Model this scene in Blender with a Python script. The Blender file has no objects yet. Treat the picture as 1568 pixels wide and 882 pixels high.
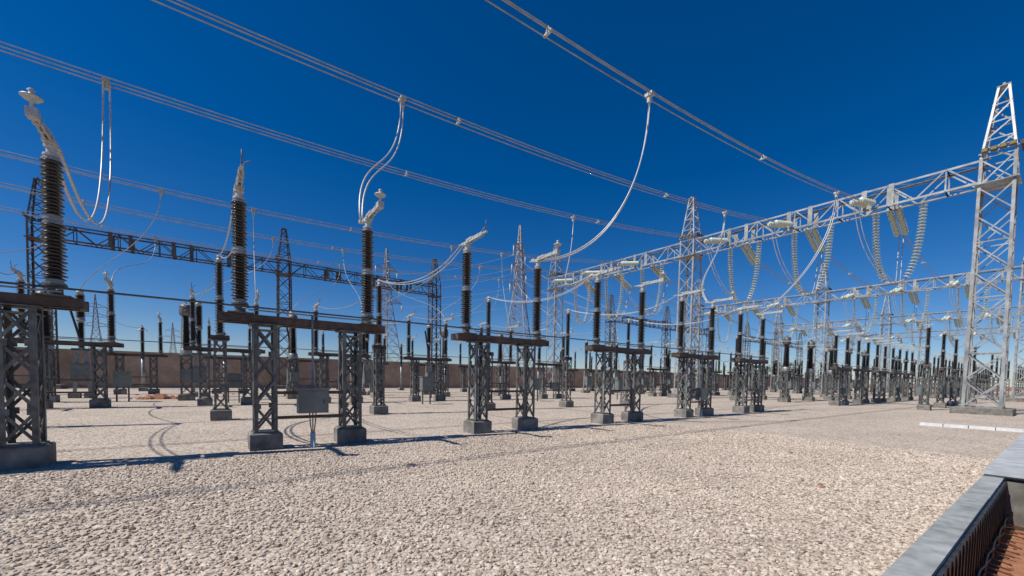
import bpy, math, random
import numpy as np
from mathutils import Vector, Matrix
random.seed(7); rng=np.random.default_rng(7)
scene=bpy.context.scene
# ------------------------------------------------------------ materials
def newmat(name):
    m=bpy.data.materials.new(name); m.use_nodes=True
    nt=m.node_tree; b=nt.nodes['Principled BSDF']; return m,nt,b
def mat(name,c1,c2,rough=.6,metal=0.,scale=6.,bump=0.,detail=6,coat=0.,perobj=0.,stain=0.):
    m,nt,b=newmat(name)
    tc=nt.nodes.new('ShaderNodeTexCoord'); n=nt.nodes.new('ShaderNodeTexNoise')
    n.inputs['Scale'].default_value=scale; n.inputs['Detail'].default_value=detail
    src=tc.outputs['Object']
    if perobj:
        oi=nt.nodes.new('ShaderNodeObjectInfo'); va=nt.nodes.new('ShaderNodeVectorMath'); va.operation='ADD'
        nt.links.new(src,va.inputs[0]); nt.links.new(oi.outputs['Location'],va.inputs[1]); src=va.outputs[0]
    nt.links.new(src,n.inputs['Vector'])
    r=nt.nodes.new('ShaderNodeValToRGB'); r.color_ramp.elements[0].position=.35; r.color_ramp.elements[1].position=.65
    r.color_ramp.elements[0].color=(*c1,1); r.color_ramp.elements[1].color=(*c2,1)
    nt.links.new(n.outputs['Fac'],r.inputs['Fac']); out=r.outputs['Color']
    if stain:
        n2=nt.nodes.new('ShaderNodeTexNoise'); n2.inputs['Scale'].default_value=1.3; n2.inputs['Detail'].default_value=8; n2.inputs['Roughness'].default_value=.7
        nt.links.new(src,n2.inputs['Vector'])
        mr=nt.nodes.new('ShaderNodeMapRange'); mr.inputs['From Min'].default_value=.38; mr.inputs['From Max'].default_value=.62; mr.inputs['To Min'].default_value=1-stain; mr.inputs['To Max'].default_value=1.08
        nt.links.new(n2.outputs['Fac'],mr.inputs['Value'])
        sc=nt.nodes.new('ShaderNodeVectorMath'); sc.operation='SCALE'; nt.links.new(out,sc.inputs[0]); nt.links.new(mr.outputs[0],sc.inputs['Scale']); out=sc.outputs[0]
    nt.links.new(out,b.inputs['Base Color'])
    rr=nt.nodes.new('ShaderNodeMapRange'); rr.inputs['To Min'].default_value=max(.05,rough-.12); rr.inputs['To Max'].default_value=min(1,rough+.12)
    nt.links.new(n.outputs['Fac'],rr.inputs['Value']); nt.links.new(rr.outputs[0],b.inputs['Roughness'])
    b.inputs['Metallic'].default_value=metal
    b.inputs['Coat Weight'].default_value=coat
    if bump:
        bp=nt.nodes.new('ShaderNodeBump'); bp.inputs['Strength'].default_value=bump; bp.inputs['Distance'].default_value=.02
        nt.links.new(n.outputs['Fac'],bp.inputs['Height']); nt.links.new(bp.outputs['Normal'],b.inputs['Normal'])
    return m
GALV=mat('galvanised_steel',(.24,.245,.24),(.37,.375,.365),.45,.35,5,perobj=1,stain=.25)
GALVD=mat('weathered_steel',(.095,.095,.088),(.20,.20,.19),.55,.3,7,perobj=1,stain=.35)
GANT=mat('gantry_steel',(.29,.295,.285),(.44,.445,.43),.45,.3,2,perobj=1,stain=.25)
GANT_BACKLIT=mat('gantry_steel_backlit',(.080,.070,.060),(.15,.135,.12),.6,.2,2,stain=.25)  # gantry steel again, with the backlit side's shade put into the colour
BROWN=mat('brown_painted_steel',(.07,.042,.032),(.13,.088,.065),.6,.1,9,perobj=1,stain=.4)
PORC=mat('dark_porcelain',(.007,.0055,.005),(.014,.011,.010),.3,0,12,coat=.12)
ALU=mat('aluminium_cable',(.42,.42,.41),(.56,.56,.54),.45,.3,20)
WIRE=mat('weathered_conductor',(.26,.26,.255),(.37,.37,.355),.5,.3,3)
ALUM=mat('cast_aluminium',(.38,.38,.36),(.53,.53,.50),.5,.25,14)
GLASS=mat('pale_glass_disc',(.48,.54,.44),(.62,.67,.56),.25,0,8,coat=.4)
CONC=mat('concrete',(.15,.14,.12),(.27,.25,.22),.9,0,5,.4,perobj=1,stain=.35)
KERB=mat('kerb_concrete',(.25,.26,.255),(.37,.38,.37),.85,0,7,.4,stain=.22)
COVER=mat('trench_cover_metal',(.40,.41,.41),(.52,.53,.52),.6,.1,5,stain=.15)
CAB=mat('cabinet_paint',(.12,.14,.135),(.18,.20,.19),.45,0,4,perobj=1,stain=.15)
WHITE=mat('white_plastic',(.6,.6,.58),(.72,.72,.7),.5,0,8)
SOIL=mat('orange_soil',(.27,.115,.06),(.42,.19,.10),.95,0,3,.6,stain=.25)
BLACK=mat('black_membrane',(.012,.012,.013),(.045,.045,.045),.35,0,9,.5)
WALLM=mat('sand_render',(.36,.25,.175),(.45,.32,.235),.9,0,.8,.3,stain=.2)
LEAF=mat('foliage',(.03,.05,.02),(.07,.10,.04),.7,0,2)
TRUNK=mat('bark',(.08,.06,.04),(.14,.10,.07),.9,0,6)
RUST=mat('rusty_bar',(.13,.05,.03),(.24,.11,.06),.8,.1,20)
LAMP=mat('lamp_glass_amber',(.22,.16,.03),(.30,.23,.06),.3,0,20)
# ------------------------------------------------------------ mesh builder
class MB:
    def __init__(s): s.v=[];s.f=[];s.m=[];s.s=[]
    def add(s,vs,fs,m,smooth=False):
        o=len(s.v); s.v.extend([tuple(p) for p in vs])
        for f in fs:
            s.f.append([i+o for i in f]); s.m.append(m); s.s.append(smooth)
    def box(s,c,d,m):
        x,y,z=c; a,b,h=d[0]/2,d[1]/2,d[2]/2
        vs=[(x+i*a,y+j*b,z+k*h) for k in(-1,1) for j in(-1,1) for i in(-1,1)]
        s.add(vs,[(0,2,3,1),(4,5,7,6),(0,1,5,4),(2,6,7,3),(0,4,6,2),(1,3,7,5)],m)
    def frustum(s,c,w0,w1,z0,z1,m,ch=.02):
        x,y=c; lv=[(w0,z0),(w1,z1-ch),(w1-ch*2,z1)]
        vs=[];fs=[]
        for w,z in lv:
            h=w/2; vs+=[(x-h,y-h,z),(x+h,y-h,z),(x+h,y+h,z),(x-h,y+h,z)]
        for l in range(2):
            for i in range(4):
                j=(i+1)%4; fs.append((l*4+i,l*4+j,l*4+4+j,l*4+4+i))
        fs.append((8,9,10,11)); s.add(vs,fs,m)
    def bar(s,p0,p1,w,h,m,up=(0,0,1)):
        p0=Vector(p0);p1=Vector(p1);d=(p1-p0)
        if d.length<1e-6: return
        d.normalize(); u=Vector(up)
        if abs(d.dot(u))>.98: u=Vector((1,0,0))
        a=d.cross(u).normalized(); b=a.cross(d).normalized()
        vs=[]
        for p in(p0,p1):
            for i,j in((-1,-1),(1,-1),(1,1),(-1,1)): vs.append(p+a*(i*w/2)+b*(j*h/2))
        s.add(vs,[(3,2,1,0),(4,5,6,7),(0,1,5,4),(1,2,6,5),(2,3,7,6),(3,0,4,7)],m)
    def angle(s,p0,p1,dx,dy,w,t,m):
        dx=Vector(dx);dy=Vector(dy); pr=[(0,0),(w,0),(w,t),(t,t),(t,w),(0,w)]
        vs=[Vector(p)+dx*a+dy*b for p in(p0,p1) for a,b in pr]
        fs=[(i,(i+1)%6,6+(i+1)%6,6+i) for i in range(6)]+[(0,1,2,3,4,5),(6,7,8,9,10,11)]
        s.add(vs,fs,m)
    def lathe(s,prof,m,o=(0,0,0),d=(0,0,1),n=14,smooth=True):
        o=Vector(o); q=Vector(d).normalized().to_track_quat('Z','Y')
        vs=[]
        for r,z in prof:
            for i in range(n):
                a=2*math.pi*i/n; vs.append(o+q@Vector((r*math.cos(a),r*math.sin(a),z)))
        fs=[]
        for l in range(len(prof)-1):
            for i in range(n):
                j=(i+1)%n; fs.append((l*n+i,l*n+j,l*n+n+j,l*n+n+i))
        fs.append(tuple(range(n))[::-1]); fs.append(tuple(range((len(prof)-1)*n,len(prof)*n)))
        s.add(vs,fs,m,smooth)
    def tube(s,pts,r,m,n=6):
        pts=[Vector(p) for p in pts]; vs=[]; 
        for k,p in enumerate(pts):
            d=(pts[min(k+1,len(pts)-1)]-pts[max(k-1,0)]).normalized()
            u=Vector((0,0,1)) if abs(d.z)<.9 else Vector((0.3,1,0)).normalized()
            if k==0: a=d.cross(u).normalized()
            else: a=(a-d*a.dot(d)).normalized()
            b=a.cross(d)
            for i in range(n):
                t=2*math.pi*i/n; vs.append(p+a*(r*math.cos(t))+b*(r*math.sin(t)))
        fs=[]
        for k in range(len(pts)-1):
            for i in range(n):
                j=(i+1)%n; fs.append((k*n+i,k*n+j,k*n+n+j,k*n+n+i))
        fs.append(tuple(range(n))); fs.append(tuple(range((len(pts)-1)*n,len(pts)*n)))
        s.add(vs,fs,m,True)
    def mesh(s,name):
        me=bpy.data.meshes.new(name); me.from_pydata(s.v,[],s.f)
        used=[]; idx={}
        for x in s.m:
            if x.name not in idx: idx[x.name]=len(used); used.append(x)
        for x in used: me.materials.append(x)
        me.polygons.foreach_set('material_index',[idx[x.name] for x in s.m])
        me.polygons.foreach_set('use_smooth',s.s); me.update(); return me
def put(name,me,loc=(0,0,0),rz=0.):
    o=bpy.data.objects.new(name,me); o.location=loc; o.rotation_euler=(0,0,rz)
    scene.collection.objects.link(o); return o
def bez(p0,p1,p2,p3,n=22):
    p0,p1,p2,p3=map(Vector,(p0,p1,p2,p3)); r=[]
    for i in range(n+1):
        t=i/n;u=1-t; r.append(p0*u**3+p1*3*u*u*t+p2*3*u*t*t+p3*t**3)
    return r
# ------------------------------------------------------------ parts
def insulator(b,x,y,z0,z1,rc,rs,pitch=.052,n=14):
    k=max(2,int((z1-z0-.12)/pitch)); p=(z1-z0-.12)/k
    prof=[(rc+.02,z0+.06)]
    for i in range(k):
        z=z0+.06+i*p; e=0 if i%2 else .018
        prof+=[(rc,z+.12*p),(rs-e,z+.32*p),(rs-e-.004,z+.46*p),(rc+.006,z+.85*p)]
    prof.append((rc+.02,z1-.06))
    b.lathe(prof,PORC,(x,y,0),n=n)
    for a in(z0,z1-.07):
        b.lathe([(rc+.05,a),(rc+.05,a+.025),(rc+.028,a+.03),(rc+.028,a+.07)],GALV,(x,y,0),n=n,smooth=False)
def column(b,cx,cy,z0,z1,side,m,w=.06,t=.008,ph=.5,bw=.04):
    h=side/2
    for i in(-1,1):
        for j in(-1,1):
            b.angle((cx+i*h,cy+j*h,z0),(cx+i*h,cy+j*h,z1),(-i,0,0),(0,-j,0),w,t,m)
    n=max(1,round((z1-z0)/ph)); p=(z1-z0)/n
    for k in range(n):
        a=z0+k*p+.02; c=z0+(k+1)*p-.02
        for s in(-1,1):
            e=h-.012; g=h-.024
            b.bar((cx-h+.02,cy+s*e,a),(cx+h-.02,cy+s*e,c),bw,.008,m,(0,1,0))
            b.bar((cx+h-.02,cy+s*g,a),(cx-h+.02,cy+s*g,c),bw,.008,m,(0,1,0))
            b.bar((cx+s*e,cy-h+.02,a),(cx+s*e,cy+h-.02,c),bw,.008,m,(1,0,0))
            b.bar((cx+s*g,cy+h-.02,a),(cx+s*g,cy-h+.02,c),bw,.008,m,(1,0,0))
            if k%2==0: # gusset plate with bolts
                b.box((cx-h+.06,cy+s*(h+.004),c+.0),(.11,.006,.10),m)
                b.box((cx+h-.06,cy+s*(h+.004),c+.0),(.11,.006,.10),m)
def pedestal(b,x,y,w=.56,h=.33):
    b.frustum((x,y),w,w,-.05,h,CONC,.025)
    b.box((x,y,h+.012),(w*.8,w*.8,.02),GALVD)
    for i in(-1,1):
        for j in(-1,1): b.lathe([(.018,h+.02),(.018,h+.07)],GALVD,(x+i*w*.33,y+j*w*.33,0),n=6,smooth=False)
def ds_mesh(boxed):
    b=MB()
    for x in(.40,2.04):
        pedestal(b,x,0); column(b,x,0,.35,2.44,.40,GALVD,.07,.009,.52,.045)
        b.box((x,0,2.452),(.52,.52,.02),GALVD)
        b.box((x,-.0,2.35),(.44,.44,.012),GALVD)
    for y in(-.19,.19):       # channel beams
        s=1 if y>0 else -1
        b.box((1.21,y,2.54),(3.1,.010,.15),BROWN)
        b.box((1.21,y-s*.035,2.622),(3.1,.08,.012),BROWN)
        b.box((1.21,y-s*.035,2.470),(3.1,.08,.012),BROWN)
    for x in(-.3,.7,1.7,2.72): b.box((x,0,2.54),(.07,.36,.13),BROWN)
    for x in(0,2.42):
        b.box((x,0,2.642),(.42,.50,.022),GALVD)
        b.lathe([(.13,2.655),(.13,2.68),(.09,2.69),(.09,2.80),(.14,2.81),(.14,2.84)],GALVD,(x,0,0),n=14,smooth=False)
        b.bar((x,0,2.74),(x+.12,-.30,2.74),.05,.02,GALV)
        insulator(b,x,0,2.84,3.83,.075,.150)
        insulator(b,x,0,3.83,4.80,.065,.132)
        b.lathe([(.10,4.80),(.10,4.83),(.06,4.84),(.06,4.93),(.085,4.94),(.085,4.98)],ALUM,(x,0,0),n=12,smooth=False)
        b.box((x,.02,5.0),(.15,.34,.05),ALUM)
        b.box((x,.24,5.02),(.11,.22,.02),ALUM)
        for yy in(.18,.24,.30): b.lathe([(.016,5.03),(.016,5.055)],GALVD,(x,yy,0),n=6,smooth=False)
        b.bar((x-.03,-.12,5.03),(x-.03,-.78,5.05),.022,.085,ALUM); b.bar((x+.03,-.12,5.03),(x+.03,-.78,5.05),.022,.085,ALUM)
        b.bar((x,-.02,5.06),(x,-.30,5.08),.10,.05,ALUM)
        for yy in(-.38,-.62): b.box((x,yy,5.04),(.10,.04,.10),ALUM)
    # female contact with bell (right) / male finger with arcing horn (left)
    x=2.42
    b.box((x,-.82,5.05),(.12,.15,.12),ALUM)
    b.bar((x,-.83,5.05),(x,-.85,5.24),.04,.04,ALUM)
    b.lathe([(.02,5.20),(.08,5.22),(.115,5.25),(.115,5.262),(.04,5.28),(.025,5.33),(.045,5.35),(.02,5.37)],ALUM,(x,-.85,0),n=14)
    x=0
    b.bar((x,-.78,5.05),(x,-.96,5.06),.05,.03,ALU)
    b.tube([(x,-.80,5.08),(x,-.90,5.2),(x,-.92,5.34)],.011,GALVD)
    b.tube([(x,-.65,5.08),(x+.06,-.72,5.22),(x+.14,-.80,5.24)],.010,GALVD)
    b.tube([(-2.62,-.30,2.75),(2.52,-.30,2.75)],.018,GALVD)     # inter-pole rod
    b.tube([(.12,-.27,2.70),(2.54,-.27,2.70)],.014,GALV)
    for z in(.62,1.12): b.bar((.6,-.17,z),(1.84,-.17,z),.05,.06,BROWN)
    b.bar((.195,-.21,.35),(.195,-.21,2.44),.03,.005,GALV)
    if boxed:
        b.box((1.22,-.30,.95),(.56,.24,.48),CAB); b.box((1.22,-.305,1.205),(.62,.31,.03),CAB)
        b.box((1.22,-.425,.95),(.48,.012,.40),CAB); b.box((1.41,-.44,.95),(.02,.02,.10),GALVD)
        b.tube([(1.22,-.3,1.24),(1.22,-.3,1.9),(1.22,-.28,2.70)],.022,GALV,8)
        for a in(-.06,.0,.06): b.tube([(1.22+a,-.3,.70),(1.22+a*.8,-.3,.5),(1.22+a*.3,-.3,.25)],.012,GALVD)
        b.tube([(1.22,-.3,-.02),(1.22,-.3,.3)],.05,WHITE,10)
    return b.mesh('disconnect_switch_mesh')
def post_mesh():
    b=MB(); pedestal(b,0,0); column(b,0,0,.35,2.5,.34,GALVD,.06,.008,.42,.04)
    b.box((0,0,2.512),(.42,.42,.022),GALVD); b.box((0,0,2.6),(.5,.2,.14),BROWN)
    insulator(b,0,0,2.68,3.85,.07,.14,n=12); insulator(b,0,0,3.85,5.0,.06,.125,n=12)
    b.lathe([(.07,5.0),(.07,5.06),(.04,5.07),(.04,5.12)],ALUM,(0,0,0),n=10)
    b.box((0,0,5.14),(.12,.4,.04),ALUM); return b.mesh('post_insulator_mesh')
def ct_mesh():
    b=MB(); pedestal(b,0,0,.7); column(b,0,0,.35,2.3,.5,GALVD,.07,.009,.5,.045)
    b.box((0,0,2.33),(.62,.62,.05),GALVD)
    b.lathe([(.24,2.36),(.26,2.40),(.26,2.68),(.20,2.75)],GALV,n=16)
    z=2.75; prof=[(.19,z)]; N=30
    for i in range(N):
        r=.16-.05*i/N; s=.25-.06*i/N; q=z+i*.056
        prof+=[(r,q+.006),(s,q+.02),(s,q+.026),(r,q+.048)]
    b.lathe(prof,PORC,n=14)
    b.lathe([(.14,4.43),(.24,4.46),(.27,4.55),(.27,4.85),(.22,5.0),(.08,5.06),(.05,5.16)],GALVD,n=16)
    b.bar((0,-.42,4.72),(0,.42,4.72),.08,.05,ALUM)
    b.box((.0,-.38,1.35),(.42,.22,.55),CAB); b.box((0,-.50,1.35),(.34,.012,.46),CAB)
    return b.mesh('current_transformer_mesh')
def cb_mesh():
    b=MB()
    for x in(-.3,.3):
        pedestal(b,x,0,.45,.28)
        b.bar((x,0,.3),(x*.5,0,2.55),.14,.14,GALV,(0,1,0))
    b.bar((-.25,0,1.0),(.25,0,1.9),.05,.05,GALV); b.bar((.25,0,1.0),(-.25,0,1.9),.05,.04,GALV)
    b.box((0,0,2.6),(.7,.5,.12),GALVD)
    b.box((0,-.35,1.35),(.7,.42,.95),CAB); b.box((0,-.565,1.35),(.6,.012,.85),CAB); b.box((0,-.36,1.84),(.76,.5,.03),CAB)
    insulator(b,0,0,2.66,4.1,.09,.17,n=12)
    b.lathe([(.13,4.1),(.18,4.12),(.18,4.22),(.13,4.25)],GALV,n=14)
    insulator(b,0,0,4.25,5.55,.13,.21,n=12)
    b.lathe([(.15,5.55),(.15,5.7),(.05,5.75)],ALUM,n=14)
    b.box((0,-.22,5.6),(.14,.4,.02),ALUM); b.box((0,-.22,4.17),(.14,.4,.02),ALUM)
    b.bar((.06,-.05,2.7),(-.45,-.25,5.2),.09,.09,PORC)
    return b.mesh('circuit_breaker_mesh')
def arrester_mesh():
    b=MB(); pedestal(b,0,0,.5,.3)
    b.lathe([(.1,.3),(.1,2.6)],GALV,n=10); b.box((0,0,2.61),(.4,.4,.03),GALVD)
    insulator(b,0,0,2.62,3.7,.08,.15,n=12); insulator(b,0,0,3.7,4.8,.08,.15,n=12)
    pts=[(.32*math.cos(a*math.pi/9),.32*math.sin(a*math.pi/9),4.55) for a in range(19)]
    b.tube(pts,.02,ALU)
    for a in range(3):
        t=a*2.094; b.bar((.32*math.cos(t),.32*math.sin(t),4.55),(0,0,4.85),.02,.02,ALU)
    b.box((.12,-.14,1.5),(.16,.12,.2),CAB)
    return b.mesh('surge_arrester_mesh')
DS=ds_mesh(False);DSB=ds_mesh(True);PI=post_mesh();CT=ct_mesh();CBm=cb_mesh();SA=arrester_mesh()
# ------------------------------------------------------------ gantry
def gantry_mesh(ntow,span,side,zb,peak,m,bh=1.25,lw=.13):
    b=MB()
    zt=zb+bh/2; z0=.35
    def ring(cx,z,s): return [Vector((cx+i*s/2,j*s/2,z)) for i,j in((-1,-1),(1,-1),(1,1),(-1,1))]
    for k in range(ntow):
        cx=k*span
        b.frustum((cx,0),side+.9,side+.9,-.05,.35,CONC,.03)
        lv=[]; n=9
        for i in range(n+1):
            z=z0+(zt-z0)*i/n; lv.append((z,side*(1.12-.12*i/n)))
        m2=4; tw=.46
        for i in range(1,m2+1):
            z=zt+(peak-zt)*i/m2; lv.append((z,side+(tw-side)*i/m2))
        for i in range(len(lv)-1):
            a=ring(cx,*lv[i]); c=ring(cx,*lv[i+1]); 
            for q in range(4):
                r=(q+1)%4
                sx=-1 if a[q].x>cx else 1; sy=-1 if a[q].y>0 else 1
                w=lw if lv[i][0]<zt else lw*.75
                b.angle(a[q],c[q],(sx,0,0),(0,sy,0),w,.014,m)
                nrm=(a[q]+a[r])/2-Vector((cx,0,lv[i][0])); nrm.z=0; nrm.normalize(); off=-nrm*.02
                b.bar(a[q]+off,c[r]+off,.065,.014,m,nrm)
                if i<n: b.bar(a[r]+off*2,c[q]+off*2,.055,.014,m,nrm)
                if i%2==0 or i>=n: b.bar(a[q]+off,a[r]+off,.06,.014,m,nrm)
        b.box((cx,0,peak+.02),(tw+.04,tw+.04,.04),m)
        b.box((cx,0,peak+.09),(.10,tw+.02,.10),m)
        for z in(zb-bh/2-.1,): b.box((cx,0,z),(side+.25,side+.25,.03),m)
        for e in(-.48,-.16,.16,.48): # floodlights on the tower shoulder
            b.box((cx+e,side/2+.12,zt+.35),(.24,.12,.20),BROWN)
            b.box((cx+e,side/2+.185,zt+.35),(.18,.012,.14),LAMP)
            b.box((cx-side/2-.12,e,zt+.35),(.12,.24,.20),BROWN)
        b.bar((cx-.7,side/2+.05,zt+.22),(cx+.7,side/2+.05,zt+.22),.05,.05,m)
    hb=bh/2; hw=.55
    for k in range(ntow-1):
        x0=k*span+side/2;x1=(k+1)*span-side/2
        n=int(round((x1-x0)/1.25)); p=(x1-x0)/n
        for j in(-1,1):
            for z in(-1,1): b.angle((x0-.4,j*hw,zb+z*hb),(x1+.4,j*hw,zb+z*hb),(0,-j,0),(0,0,-z),.11,.013,m)
        for i in range(n):
            xa=x0+i*p;xb=xa+p
            if i%2: xa,xb=xb,xa
            for j in(-1,1):
                b.bar((xa,j*(hw-.02),zb-hb),(xb,j*(hw-.02),zb+hb),.07,.014,m,(0,1,0))
                if i%2==0: b.bar((xb,j*(hw-.035),zb-hb),(xb,j*(hw-.035),zb+hb),.07,.014,m,(0,1,0))
            for z in(-1,1):
                b.bar((xa,-hw,zb+z*(hb-.02)),(xb,hw,zb+z*(hb-.02)),.06,.014,m,(0,0,1))
                b.bar((xb,-hw,zb+z*(hb-.035)),(xb,hw,zb+z*(hb-.035)),.06,.014,m,(0,0,1))
        for f in(.22,.3,.48,.56,.74,.82):         # attachment plates
            xx=x0+(x1-x0)*f
            for j in(-1,1): b.box((xx,j*(hw+.02),zb),(.26,.02,bh+.06),m)
    return b.mesh('substation_gantry_mesh')
G1=gantry_mesh(3,17.4,1.32,13.0,17.3,GANT)
G2=gantry_mesh(3,16.6,1.2,12.2,16.0,GANT_BACKLIT,1.2)
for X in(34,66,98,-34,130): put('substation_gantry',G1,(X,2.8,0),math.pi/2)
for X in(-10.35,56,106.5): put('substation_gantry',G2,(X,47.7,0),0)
# ------------------------------------------------------------ glass strings & conductors
def gstring(b,pts,pitch=.155,r=.135):
    pts=[Vector(p) for p in pts]; L=[0]
    for a,c in zip(pts,pts[1:]): L.append(L[-1]+(c-a).length)
    b.tube(pts,.03,GALV,5); s=pitch*.8
    while s<L[-1]-pitch*.5:
        i=max(j for j in range(len(L)) if L[j]<=s); i=min(i,len(pts)-2)
        t=(s-L[i])/(L[i+1]-L[i]); p=pts[i].lerp(pts[i+1],t); d=pts[i+1]-pts[i]
        b.lathe([(.04,-.07),(.065,-.05),(.07,-.012),(r,.012),(r,.034),(.07,.05)],GLASS,p,d,n=10)
        s+=pitch
phY=[8.0,12.5,17.0]; phY2=[25.4,29.9,34.4]
def zc(x,x0,x1,zm=9.82,ze=12.8):
    c=(x0+x1)/2; h=(x1-x0)/2; return zm+(ze-zm)*((x-c)/h)**2
sb=MB()
for gx in(34,66,98):
    for yc in phY+phY2:
        y=yc-1.3
        for s in(-1,1):
            gstring(sb,bez((gx,y+s*1.08,12.4),(gx,y+s*1.05,10.6),(gx,y+s*1.0,9.0),(gx,y+s*.45,7.85),12),.185,.195)
        sb.tube([(gx,y-.45,7.85),(gx,y,7.72),(gx,y+.45,7.85)],.06,ALUM)
        sb.box((gx,y,7.75),(.5,.3,.06),ALUM)
        for o in(-.1,.1):   # jumper loops
            sb.tube(bez((gx-3.1,yc+o,12.35),(gx-2.2,yc+o,9.0),(gx-1.2,y+o,7.65),(gx,y+o,7.75),16),.024,ALU,5)
            sb.tube(bez((gx,y+o,7.75),(gx+1.2,y+o,7.65),(gx+2.6,yc-.9+o,8.8),(gx+3.1,yc-.9+o,11.4),16),.024,ALU,5)
put('jumper_insulator_strings',sb.mesh('insulator_string_mesh'))
tb=MB()
for gx in(34,66,98,130):
    for yc in phY+phY2:
        for s in(-1,1):
            for o in(-.2,.2):
                x0=gx+s*.6; x1=gx+s*3.1
                ze=(zc(x1,-34,34) if gx==34 else zc(x1,gx-32,gx,10.6))
                if s>0: pts=[(x0,yc-.9+o,12.6),(x1,yc-.9+o,11.4)]
                else: pts=[(x0,yc+o,12.75),(x1,yc+o,ze)]
                gstring(tb,pts,.155,.17)
put('tension_insulator_strings',tb.mesh('tension_insulator_mesh'))
def conductor(x0,x1,y,zm=9.82,ze=12.8,ys=0,xs=(-5,6.8,18.6)):
    b=MB(); N=60
    for oy,oz in((-.11,0),(.11,0),(0,.17)):
        pts=[]
        for i in range(N+1):
            x=x0+(x1-x0)*i/N; pts.append((x,y+oy,zc(x,x0-2.6,x1+2.6,zm,ze)+oz))
        b.tube(pts,.016,WIRE,6)
    for x in xs:
        z=zc(x,x0-2.6,x1+2.6,zm,ze)
        b.box((x,y,z+.02),(.07,.30,.04),ALUM); b.bar((x,y-.1,z),(x,y,z+.18),.04,.03,ALUM); b.bar((x,y+.1,z),(x,y,z+.18),.04,.03,ALUM)
    put('overhead_conductor',b.mesh('overhead_conductor_mesh'))
for y in phY+phY2: conductor(-31.2,31.0,y)
for g in(34,66,98):
    for y in phY+phY2: conductor(g+3.1,g+28.9,y-.9,10.6,12.0,xs=(g+10,g+22))
def dropper(p0,h0,h1,p3,off=(.06,.06,0),two=True,clamp=True,r=.0155,m=None):
    b=MB(); o=Vector(off); m=m or ALU
    for s in((-1,1) if two else (0,)):
        b.tube(bez(Vector(p0)+o*s,Vector(p0)+Vector(h0)+o*s*1.6,Vector(p3)+Vector(h1)+o*s*1.6,Vector(p3)+o*s*.6,26),r,m,6)
    if clamp:
        b.box((p0[0],p0[1],p0[2]+.05),(.16,.26,.10),ALUM); b.box((p0[0],p0[1],p0[2]-.08),(.10,.12,.18),ALUM)
    b.box((p3[0],p3[1],p3[2]),(.09,.14,.08),ALUM)
    put('dropper_cable',b.mesh('dropper_cable_mesh'))
zA=lambda x:zc(x,-34,34)
P=5.04; X0=.45; S1=.24
dropper((-2.3,17,zA(-2.3)),(0,0,-4.4),(0,2.4,-1.3),(-2.17+S1,9.85,5.02),r=.023)
dropper((4.85,12.5,zA(4.85)),(0,0,-2.6),(0,.5,2.0),(2.87,9.85,5.04),r=.022)
dropper((10.9,8,zA(10.9)),(0,0,-3.4),(2.2,-.2,.3),(7.91,9.75,5.04),r=.022)
dropper((16.6,17,zA(16.6)),(0,0,-3.4),(-.2,2.2,-.6),(10.53,9.8,5.04),r=.022)
dropper((24.5,12.5,zA(24.5)),(0,0,-3.0),(.4,1.2,1.4),(17.99,9.8,5.04),r=.02)
dropper((27.5,8,zA(27.5)),(0,0,-3.4),(1.5,0,.4),(23.03,9.8,5.04),r=.02)
# ------------------------------------------------------------ equipment layout
YR=9.55; YS=23.3
for g,(xs,ks) in enumerate(((X0,range(-2,5)),(34.2,range(0,5)),(68,range(0,5)),(101,range(0,5)))):
    for k in ks:
        x=xs+P*k
        sh=S1 if (g==0 and k<0) else (.05 if (g==0 and k==0) else 0)
        put('disconnect_switch',DSB if k%3==0 else DS,(x+sh,YR,0))
        put('post_insulator',PI,(x-.15,16.0,0))
        put('disconnect_switch',DSB if k%3==1 else DS,(x-1.0,YS,0))
        put('current_transformer',CT,(x-1.4,27.8,0))
        put('circuit_breaker',CBm,(x-.9,31.6,0))
        put('disconnect_switch',DS,(x-.4,36.2,0))
        put('surge_arrester',SA,(x+.6,41.5,0))
        if g>0:
            put('post_insulator',PI,(x+.6,5.2,0))
            put('current_transformer',CT,(x+1.9,13.2,0))
        dropper((x+sh,9.8,5.03),(0,1.8,-.9),(0,-1.6,-.5),(x-.15,16,5.17),clamp=False,two=(g==0),r=.014)
        if g<2:
            dropper((x-1.0,23.55,5.03),(0,1.2,-.5),(0,-1.2,-.3),(x-1.4,27.8,5.15),clamp=False,two=False,r=.014)
            dropper((x-.4,36.4,5.03),(0,1.5,-.6),(0,-1.5,-.4),(x+.6,41.5,4.9),clamp=False,two=False,r=.014)
        if g==0:
            yy=phY2[k%3]
            xt=x+1.5+(k%2)*.5
            dropper((xt,yy,zA(xt)),(0,0,-2.6),(0,.4,1.6),(x+1.42,23.5,5.05),two=False,r=.018,m=WIRE)
            yy=phY2[(k+1)%3]
            dropper((x+2.9,yy,zA(x+2.9)),(0,0,-2.6),(.6,-.4,1.6),(x-.9,31.6,5.78),two=False,r=.018,m=WIRE)
            dropper((x-.15,16,5.18),(0,2,-1.0),(0,-2,-.6),(x-1.0,23.1,5.05),clamp=False,two=False,r=.016,m=WIRE)
def cabinet_mesh():
    b=MB()
    for x in(-.22,.22): b.bar((x,0,0),(x,0,.75),.06,.06,GALVD)
    b.box((0,0,1.1),(.62,.35,.72),CAB); b.box((0,-.18,1.1),(.54,.012,.64),CAB); b.box((0,-.02,1.475),(.7,.45,.03),CAB); b.box((.2,-.195,1.1),(.02,.02,.12),GALVD)
    return b.mesh('control_cabinet_mesh')
CC=cabinet_mesh()
for p in((1.0,24.9),(-3.4,27.5),(9.4,20.5),(12.6,26.2),(17.2,20.8),(25.2,20.4),(29.6,17.2),(45,7),(24,28)): put('control_cabinet',CC,(p[0],p[1],0),random.uniform(-.1,.1))
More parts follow.
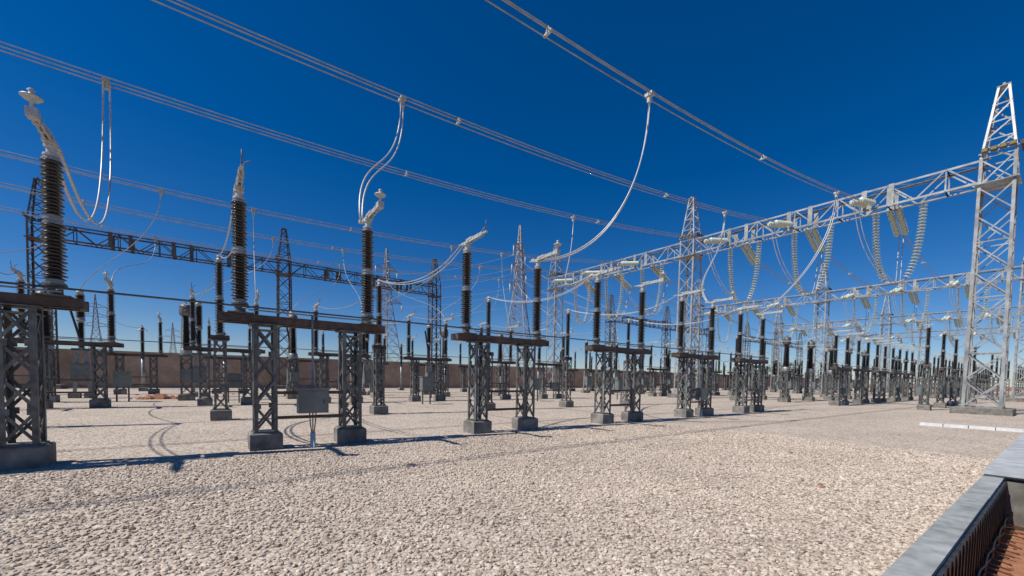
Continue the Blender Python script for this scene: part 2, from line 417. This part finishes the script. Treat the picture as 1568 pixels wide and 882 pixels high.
# ------------------------------------------------------------ pylons
def pylon_mesh(H,base,arms):
    b=MB(); n=14
    def side(t): 
        return (base*(1-t/.6)+base*.26*(t/.6)) if t<.6 else (base*.26*(1-(t-.6)/.4)+.25)
    ts=[1-(1-i/n)**1.25 for i in range(n+1)]
    for i in range(n):
        z0=H*ts[i];z1=H*ts[i+1];s0=side(ts[i]);s1=side(ts[i+1])
        a=[Vector((p*s0/2,q*s0/2,z0)) for p,q in((-1,-1),(1,-1),(1,1),(-1,1))]
        c=[Vector((p*s1/2,q*s1/2,z1)) for p,q in((-1,-1),(1,-1),(1,1),(-1,1))]
        for q in range(4):
            r=(q+1)%4
            b.bar(a[q],c[q],.20,.20,GALV); b.bar(a[q],c[r],.10,.10,GALV); b.bar(a[r],c[q],.10,.09,GALV); b.bar(c[q],c[r],.10,.11,GALV)
    for t,L in arms:
        z=H*t; s=side(t)/2
        for d in(-1,1):
            for q in(-1,1):
                b.bar((d*s,q*s,z),(d*L,0,z+.25),.13,.13,GALV); b.bar((d*s,q*s,z+1.7),(d*L,0,z+.3),.12,.12,GALV)
            for u in(.35,.65):
                xx=d*(s+(L-s)*u); b.bar((xx,-s*(1-u),z+.1),(xx,s*(1-u),z+.1),.09,.09,GALV); b.bar((xx,-s*(1-u),z+.1),(xx,-s*(1-u),z+1.7*(1-u)),.09,.09,GALV)
            b.lathe([(.12,z-2.2),(.12,z)],GLASS,(d*L,0,0),n=6)
    return b.mesh('transmission_pylon_mesh')
PY=pylon_mesh(38,7.5,((.60,6.5),(.72,5.4),(.84,4.4)))
for x,y,r,m_,s in((60.5,80,.6,PY,1),(45,128,.5,PY,1.08),(-43.6,280,.3,PY,1.0),(-18,337,.3,PY,.85),(180,150,1.0,PY,.9)):
    o=put('transmission_pylon',m_,(x,y,0),r); o.scale=(s,s,s)
b=MB()
for (t,L) in((.60,6.5),(.72,5.4),(.84,4.4)):
    for d in(-1,1):
        c=math.cos(.6);s_=math.sin(.6)
        p0=Vector((60.5+d*L*c,80+d*L*s_,38*t-2.2)); p1=Vector((45+d*L*1.08*math.cos(.5),128+d*L*1.08*math.sin(.5),41*t-2.2))
        for A,B in((p0,p1),(p0,Vector((60+d*3+t*10,47.7,12.6)))):
            b.tube([A.lerp(B,i/20)-Vector((0,0,4*(i/20)*(1-i/20)*1.6)) for i in range(21)],.025,WIRE,5)
put('transmission_line',b.mesh('transmission_line_mesh'))
# ------------------------------------------------------------ wall
b=MB()
b.box((60,49.7,1.56),(300,.22,3.12),WALLM); b.box((60,49.7,3.16),(300,.28,.08),WALLM)
put('perimeter_wall',b.mesh('perimeter_wall_mesh'))
# ------------------------------------------------------------ ground sheets with pit opening
HX0,HX1,HY0,HY1=2.6,10.0,-.6,.56
def sheet(name,x0,x1,y0,y1,z,m):
    xs=[x0,HX0,HX1,x1];ys=[y0,HY0,HY1,y1]
    vs=[(x,y,z) for y in ys for x in xs]; fs=[]
    for j in range(3):
        for i in range(3):
            if i==1 and j==1: continue
            fs.append((j*4+i,j*4+i+1,j*4+i+5,j*4+i+4))
    me=bpy.data.meshes.new(name); me.from_pydata(vs,[],fs); me.materials.append(m); me.update(); return put(name,me)
def gravel_mat(name,stone):
    m,nt,b=newmat(name); L=nt.links.new; N=nt.nodes.new
    tc=N('ShaderNodeTexCoord')
    ramp=N('ShaderNodeValToRGB'); cr=ramp.color_ramp
    cols=[(0,(.20,.15,.115)),(.12,(.40,.32,.25)),(.4,(.555,.465,.375)),(.72,(.63,.54,.445)),(.88,(.50,.38,.30)),(1,(.74,.66,.56))]
    cr.elements[0].position=0; cr.elements[0].color=(*cols[0][1],1); cr.elements[1].position=1; cr.elements[1].color=(*cols[-1][1],1)
    for p,c in cols[1:-1]:
        e=cr.elements.new(p); e.color=(*c,1)
    big=N('ShaderNodeTexNoise'); big.inputs['Scale'].default_value=.45; big.inputs['Detail'].default_value=9; big.inputs['Roughness'].default_value=.65
    L(tc.outputs['Object'],big.inputs['Vector'])
    br=N('ShaderNodeMapRange'); br.inputs['From Min'].default_value=.32; br.inputs['From Max'].default_value=.68; br.inputs['To Min'].default_value=.86; br.inputs['To Max'].default_value=1.08
    L(big.outputs['Fac'],br.inputs['Value'])
    mul=N('ShaderNodeVectorMath'); mul.operation='SCALE'
    if stone:
        at=N('ShaderNodeAttribute'); at.attribute_name='tone'; L(at.outputs['Fac'],ramp.inputs['Fac'])
        L(ramp.outputs['Color'],mul.inputs[0])
    else:
        v=N('ShaderNodeTexVoronoi'); v.inputs['Scale'].default_value=26; v.inputs['Randomness'].default_value=1
        ns=N('ShaderNodeTexNoise'); ns.inputs['Scale'].default_value=30; ns.inputs['Detail'].default_value=2
        L(tc.outputs['Object'],ns.inputs['Vector'])
        ad=N('ShaderNodeMix'); ad.data_type='VECTOR'; ad.inputs['Factor'].default_value=.03
        L(tc.outputs['Object'],ad.inputs[4]); L(ns.outputs['Color'],ad.inputs[5]); L(ad.outputs[1],v.inputs['Vector'])
        sep=N('ShaderNodeSeparateColor'); L(v.outputs['Color'],sep.inputs['Color']); L(sep.outputs[0],ramp.inputs['Fac'])
        cv=N('ShaderNodeMapRange'); cv.inputs['From Min'].default_value=.4; cv.inputs['From Max'].default_value=.8; cv.inputs['To Min'].default_value=1.; cv.inputs['To Max'].default_value=.66
        L(v.outputs['Distance'],cv.inputs['Value'])
        m1=N('ShaderNodeVectorMath'); m1.operation='SCALE'; L(ramp.outputs['Color'],m1.inputs[0]); L(cv.outputs['Result'],m1.inputs['Scale'])
        L(m1.outputs['Vector'],mul.inputs[0])
        inv=N('ShaderNodeMath'); inv.operation='SUBTRACT'; inv.inputs[0].default_value=1; L(v.outputs['Distance'],inv.inputs[1])
        bp=N('ShaderNodeBump'); bp.inputs['Strength'].default_value=.55; bp.inputs['Distance'].default_value=.025
        L(inv.outputs[0],bp.inputs['Height']); L(bp.outputs['Normal'],b.inputs['Normal'])
    L(br.outputs['Result'],mul.inputs['Scale']); L(mul.outputs['Vector'],b.inputs['Base Color'])
    b.inputs['Roughness'].default_value=.92; b.inputs['Specular IOR Level'].default_value=.2
    return m
sheet('desert_ground',-3000,3000,-3000,3000,-.006,SOIL)
sheet('gravel_ground',-90,220,-30,49.6,0,gravel_mat('gravel_sheet',False))
# loose stones
def stones():
    phi=(1+5**.5)/2
    ico=np.array([(-1,phi,0),(1,phi,0),(-1,-phi,0),(1,-phi,0),(0,-1,phi),(0,1,phi),(0,-1,-phi),(0,1,-phi),(phi,0,-1),(phi,0,1),(-phi,0,-1),(-phi,0,1)])/1.902
    fc=np.array([(0,11,5),(0,5,1),(0,1,7),(0,7,10),(0,10,11),(1,5,9),(5,11,4),(11,10,2),(10,7,6),(7,1,8),(3,9,4),(3,4,2),(3,2,6),(3,6,8),(3,8,9),(4,9,5),(2,4,11),(6,2,10),(8,6,7),(9,8,1)])
    n=95000
    y=.79+8.0*rng.random(n)**1.25
    x=rng.uniform(-5.5,13,n)
    ang=rng.uniform(0,2*np.pi,n); r=rng.uniform(.009,.021,n)*(1+.5*(rng.random(n)>.95))
    sc=np.stack([r*rng.uniform(.8,1.5,n),r*rng.uniform(.7,1.1,n),r*rng.uniform(.45,.8,n)],1)
    V=ico[None]*rng.uniform(.78,1.2,(n,12,1))*sc[:,None,:]
    t=rng.normal(0,.3,n); c,s=np.cos(t)[:,None],np.sin(t)[:,None]
    a=V[:,:,0]*c-V[:,:,2]*s; z=V[:,:,0]*s+V[:,:,2]*c; V[:,:,0]=a;V[:,:,2]=z
    c,s=np.cos(ang)[:,None],np.sin(ang)[:,None]
    a=V[:,:,0]*c-V[:,:,1]*s; d=V[:,:,0]*s+V[:,:,1]*c; V[:,:,0]=a+x[:,None];V[:,:,1]=d+y[:,None]; V[:,:,2]+=(r*.3)[:,None]
    F=(fc[None]+(np.arange(n)*12)[:,None,None]).reshape(-1,3)
    me=bpy.data.meshes.new('gravel'); me.vertices.add(n*12); me.vertices.foreach_set('co',V.reshape(-1).astype(np.float32))
    me.loops.add(len(F)*3); me.loops.foreach_set('vertex_index',F.reshape(-1).astype(np.int32))
    me.polygons.add(len(F)); me.polygons.foreach_set('loop_start',(np.arange(len(F))*3).astype(np.int32))
    me.polygons.foreach_set('use_smooth',np.zeros(len(F),dtype=bool))
    me.update(calc_edges=True)
    at=me.attributes.new('tone','FLOAT','POINT'); at.data.foreach_set('value',np.repeat(rng.random(n),12).astype(np.float32))
    me.materials.append(gravel_mat('gravel_stone',True)); put('gravel',me)
stones()
# kerb, pit, covers
b=MB()
xk=-40.
while xk<60:
    b.box((xk+.995,.665+random.uniform(-.004,.004),-.04),(1.99,.22,.24),KERB); xk+=2.0
put('concrete_kerb',b.mesh('concrete_kerb_mesh'))
b=MB()
L0=HX0+.0; L1=HX1; cx=(L0+L1)/2; ln=L1-L0
b.box((cx,0,-.72),(ln,1.16,.06),SOIL)
b.box((cx,.535,-.33),(ln,.03,.74),BLACK); b.box((cx,-.58,-.30),(ln,.03,.62),CONC)
b.box((L0+.02,0,-.32),(.03,1.04,.7),CONC); b.box((L1-.02,0,-.32),(.03,1.04,.7),CONC)
for i in range(36):
    x=2.8+i*.2
    b.bar((x,.515,.03),(x+random.uniform(-.03,.03),.515,-.62),.02,.012,BLACK,(0,1,0))
    z=-.58+random.uniform(-.02,.02)
    b.tube([(x+.07,.52,z),(x+.07+random.uniform(-.03,.03),.52-random.uniform(.14,.26),z-.04)],.010,RUST,5)
for z in(-.50,-.60): b.tube([(2.7+.25*j,.49+.01*math.sin(j*2.1),z+.008*math.sin(j*1.7)) for j in range(30)],.014,BLACK)
for i in range(220):
    x=random.uniform(2.8,9.9);y=random.uniform(-.5,.45); r=random.uniform(.008,.03)
    b.lathe([(r*.6,0),(r,r*.5),(r*.5,r)],SOIL,(x,y,-.695),n=6,smooth=False)
put('cable_trench',b.mesh('cable_trench_mesh'))
b=MB()
for x0,x1 in((-10,2.5),(HX1-.1,34)):
    x=x0
    while x<x1-.1:
        b.box((x+.29,.04,.130+random.uniform(-.004,.004)),(.56,1.48,.03),COVER)
        for e in(-.24,.24): b.box((x+.29+e,.04,.100),(.03,1.44,.03),GALV)
        x+=.6
put('trench_cover_plates',b.mesh('trench_cover_plates_mesh'))
b=MB(); 
for i in range(4): b.box((21.8-.05*i,1.15+.62*i,.05),(.30,.6,.1),WHITE)
put('concrete_cover_slab',b.mesh('concrete_cover_slab_mesh'))
b=MB()
for x,y in((7.1,2.05),(7.22,2.12)): 
    b.frustum((x,y),.06,.04,0,.03,SOIL,.006)
put('brick_fragments',b.mesh('brick_fragments_mesh'))
b=MB()
for i in range(46):
    a=random.uniform(0,6.28); q=random.random()**.7
    x=-2.2+1.2*q*math.cos(a); y=29.6+.7*q*math.sin(a); r=random.uniform(.12,.32)*(1.2-q)
    b.lathe([(r*1.3,-.02),(r*1.1,r*.4),(r*.5,r*.85),(.02,r)],SOIL,(x,y,0),n=7,smooth=False)
put('dirt_heap',b.mesh('dirt_heap_mesh'))
# trees behind wall
def tree_mesh(seed):
    R=random.Random(seed); b=MB()
    b.lathe([(.35,0),(.25,2),(.16,4)],TRUNK,n=8)
    cl=[]
    for i in range(16):
        a=R.uniform(0,6.28); q=R.uniform(.5,3.2); z=R.uniform(3,7.5)
        p=Vector((q*math.cos(a),q*math.sin(a),z)); cl.append((p,R.uniform(.7,1.5))); b.bar((0,0,R.uniform(2,4)),p,.08,.08,TRUNK)
    for p,r in cl:
        for k in range(110):
            d=Vector((R.gauss(0,1),R.gauss(0,1),R.gauss(0,.8))).normalized()*r*R.random()**.4
            c=p+d; u=Vector((R.gauss(0,1),R.gauss(0,1),R.gauss(0,1))).normalized(); w=u.orthogonal().normalized(); s=R.uniform(.12,.26)
            b.add([c-u*s,c+w*s*.6,c+u*s,c-w*s*.6],[(0,1,2,3)],LEAF)
    return b.mesh('tree_mesh')
T=[tree_mesh(i) for i in range(3)]
for i,(x,y,s) in enumerate(((165,60,1.1),(158,62,.9),(174,64,1.2),(120,66,.7),(70,75,.7),(20,80,.6),(24,82,.65),(38,90,.6))):
    o=put('tree',T[i%3],(x,y,0),i*1.3); o.scale=(s,s,s)
# ------------------------------------------------------------ light
d=Vector((.78,-.15,-1)).normalized()
L=bpy.data.lights.new('sun','SUN'); L.energy=5.0; L.angle=math.radians(.53); L.color=(1,.965,.90)
so=bpy.data.objects.new('sun',L); so.rotation_euler=d.to_track_quat('-Z','Y').to_euler(); scene.collection.objects.link(so)
w=bpy.data.worlds.new('World'); scene.world=w; w.use_nodes=True; nt=w.node_tree
bg=nt.nodes['Background']; sk=nt.nodes.new('ShaderNodeTexSky'); sk.sky_type='NISHITA'; sk.sun_disc=False
sk.sun_elevation=math.asin(-d.z); sk.sun_rotation=math.atan2(-d.x,-d.y)%(2*math.pi)
sk.altitude=1000; sk.air_density=1.0; sk.dust_density=.35; sk.ozone_density=2.2
tint=nt.nodes.new('ShaderNodeVectorMath'); tint.operation='MULTIPLY'; tint.inputs[1].default_value=(.92,.95,1.12)
hs=nt.nodes.new('ShaderNodeHueSaturation'); hs.inputs['Saturation'].default_value=1.36
nt.links.new(sk.outputs[0],tint.inputs[0]); nt.links.new(tint.outputs[0],hs.inputs['Color']); nt.links.new(hs.outputs[0],bg.inputs['Color']); bg.inputs['Strength'].default_value=.076
scene.view_settings.view_transform='Standard'; scene.view_settings.look='None'; scene.view_settings.exposure=0
# ------------------------------------------------------------ camera
th=math.radians(53.6); dl=math.radians(2.5)
fh=Vector((math.cos(th),math.sin(th),0)); rt=Vector((math.sin(th),-math.cos(th),0))
f=(fh*math.cos(dl)-Vector((0,0,1))*math.sin(dl)).normalized()
r=rt+Vector((0,0,.018)); r=(r-f*r.dot(f)).normalized(); zc_=-f; u=zc_.cross(r)
cam=bpy.data.cameras.new('camera'); co=bpy.data.objects.new('camera',cam); scene.collection.objects.link(co)
co.matrix_world=Matrix(((r.x,u.x,zc_.x,0),(r.y,u.y,zc_.y,0),(r.z,u.z,zc_.z,1.5),(0,0,0,1)))
cam.sensor_width=36; cam.lens=630/1568*36; cam.shift_y=.1053; cam.clip_end=6000; cam.clip_start=.05
scene.camera=co
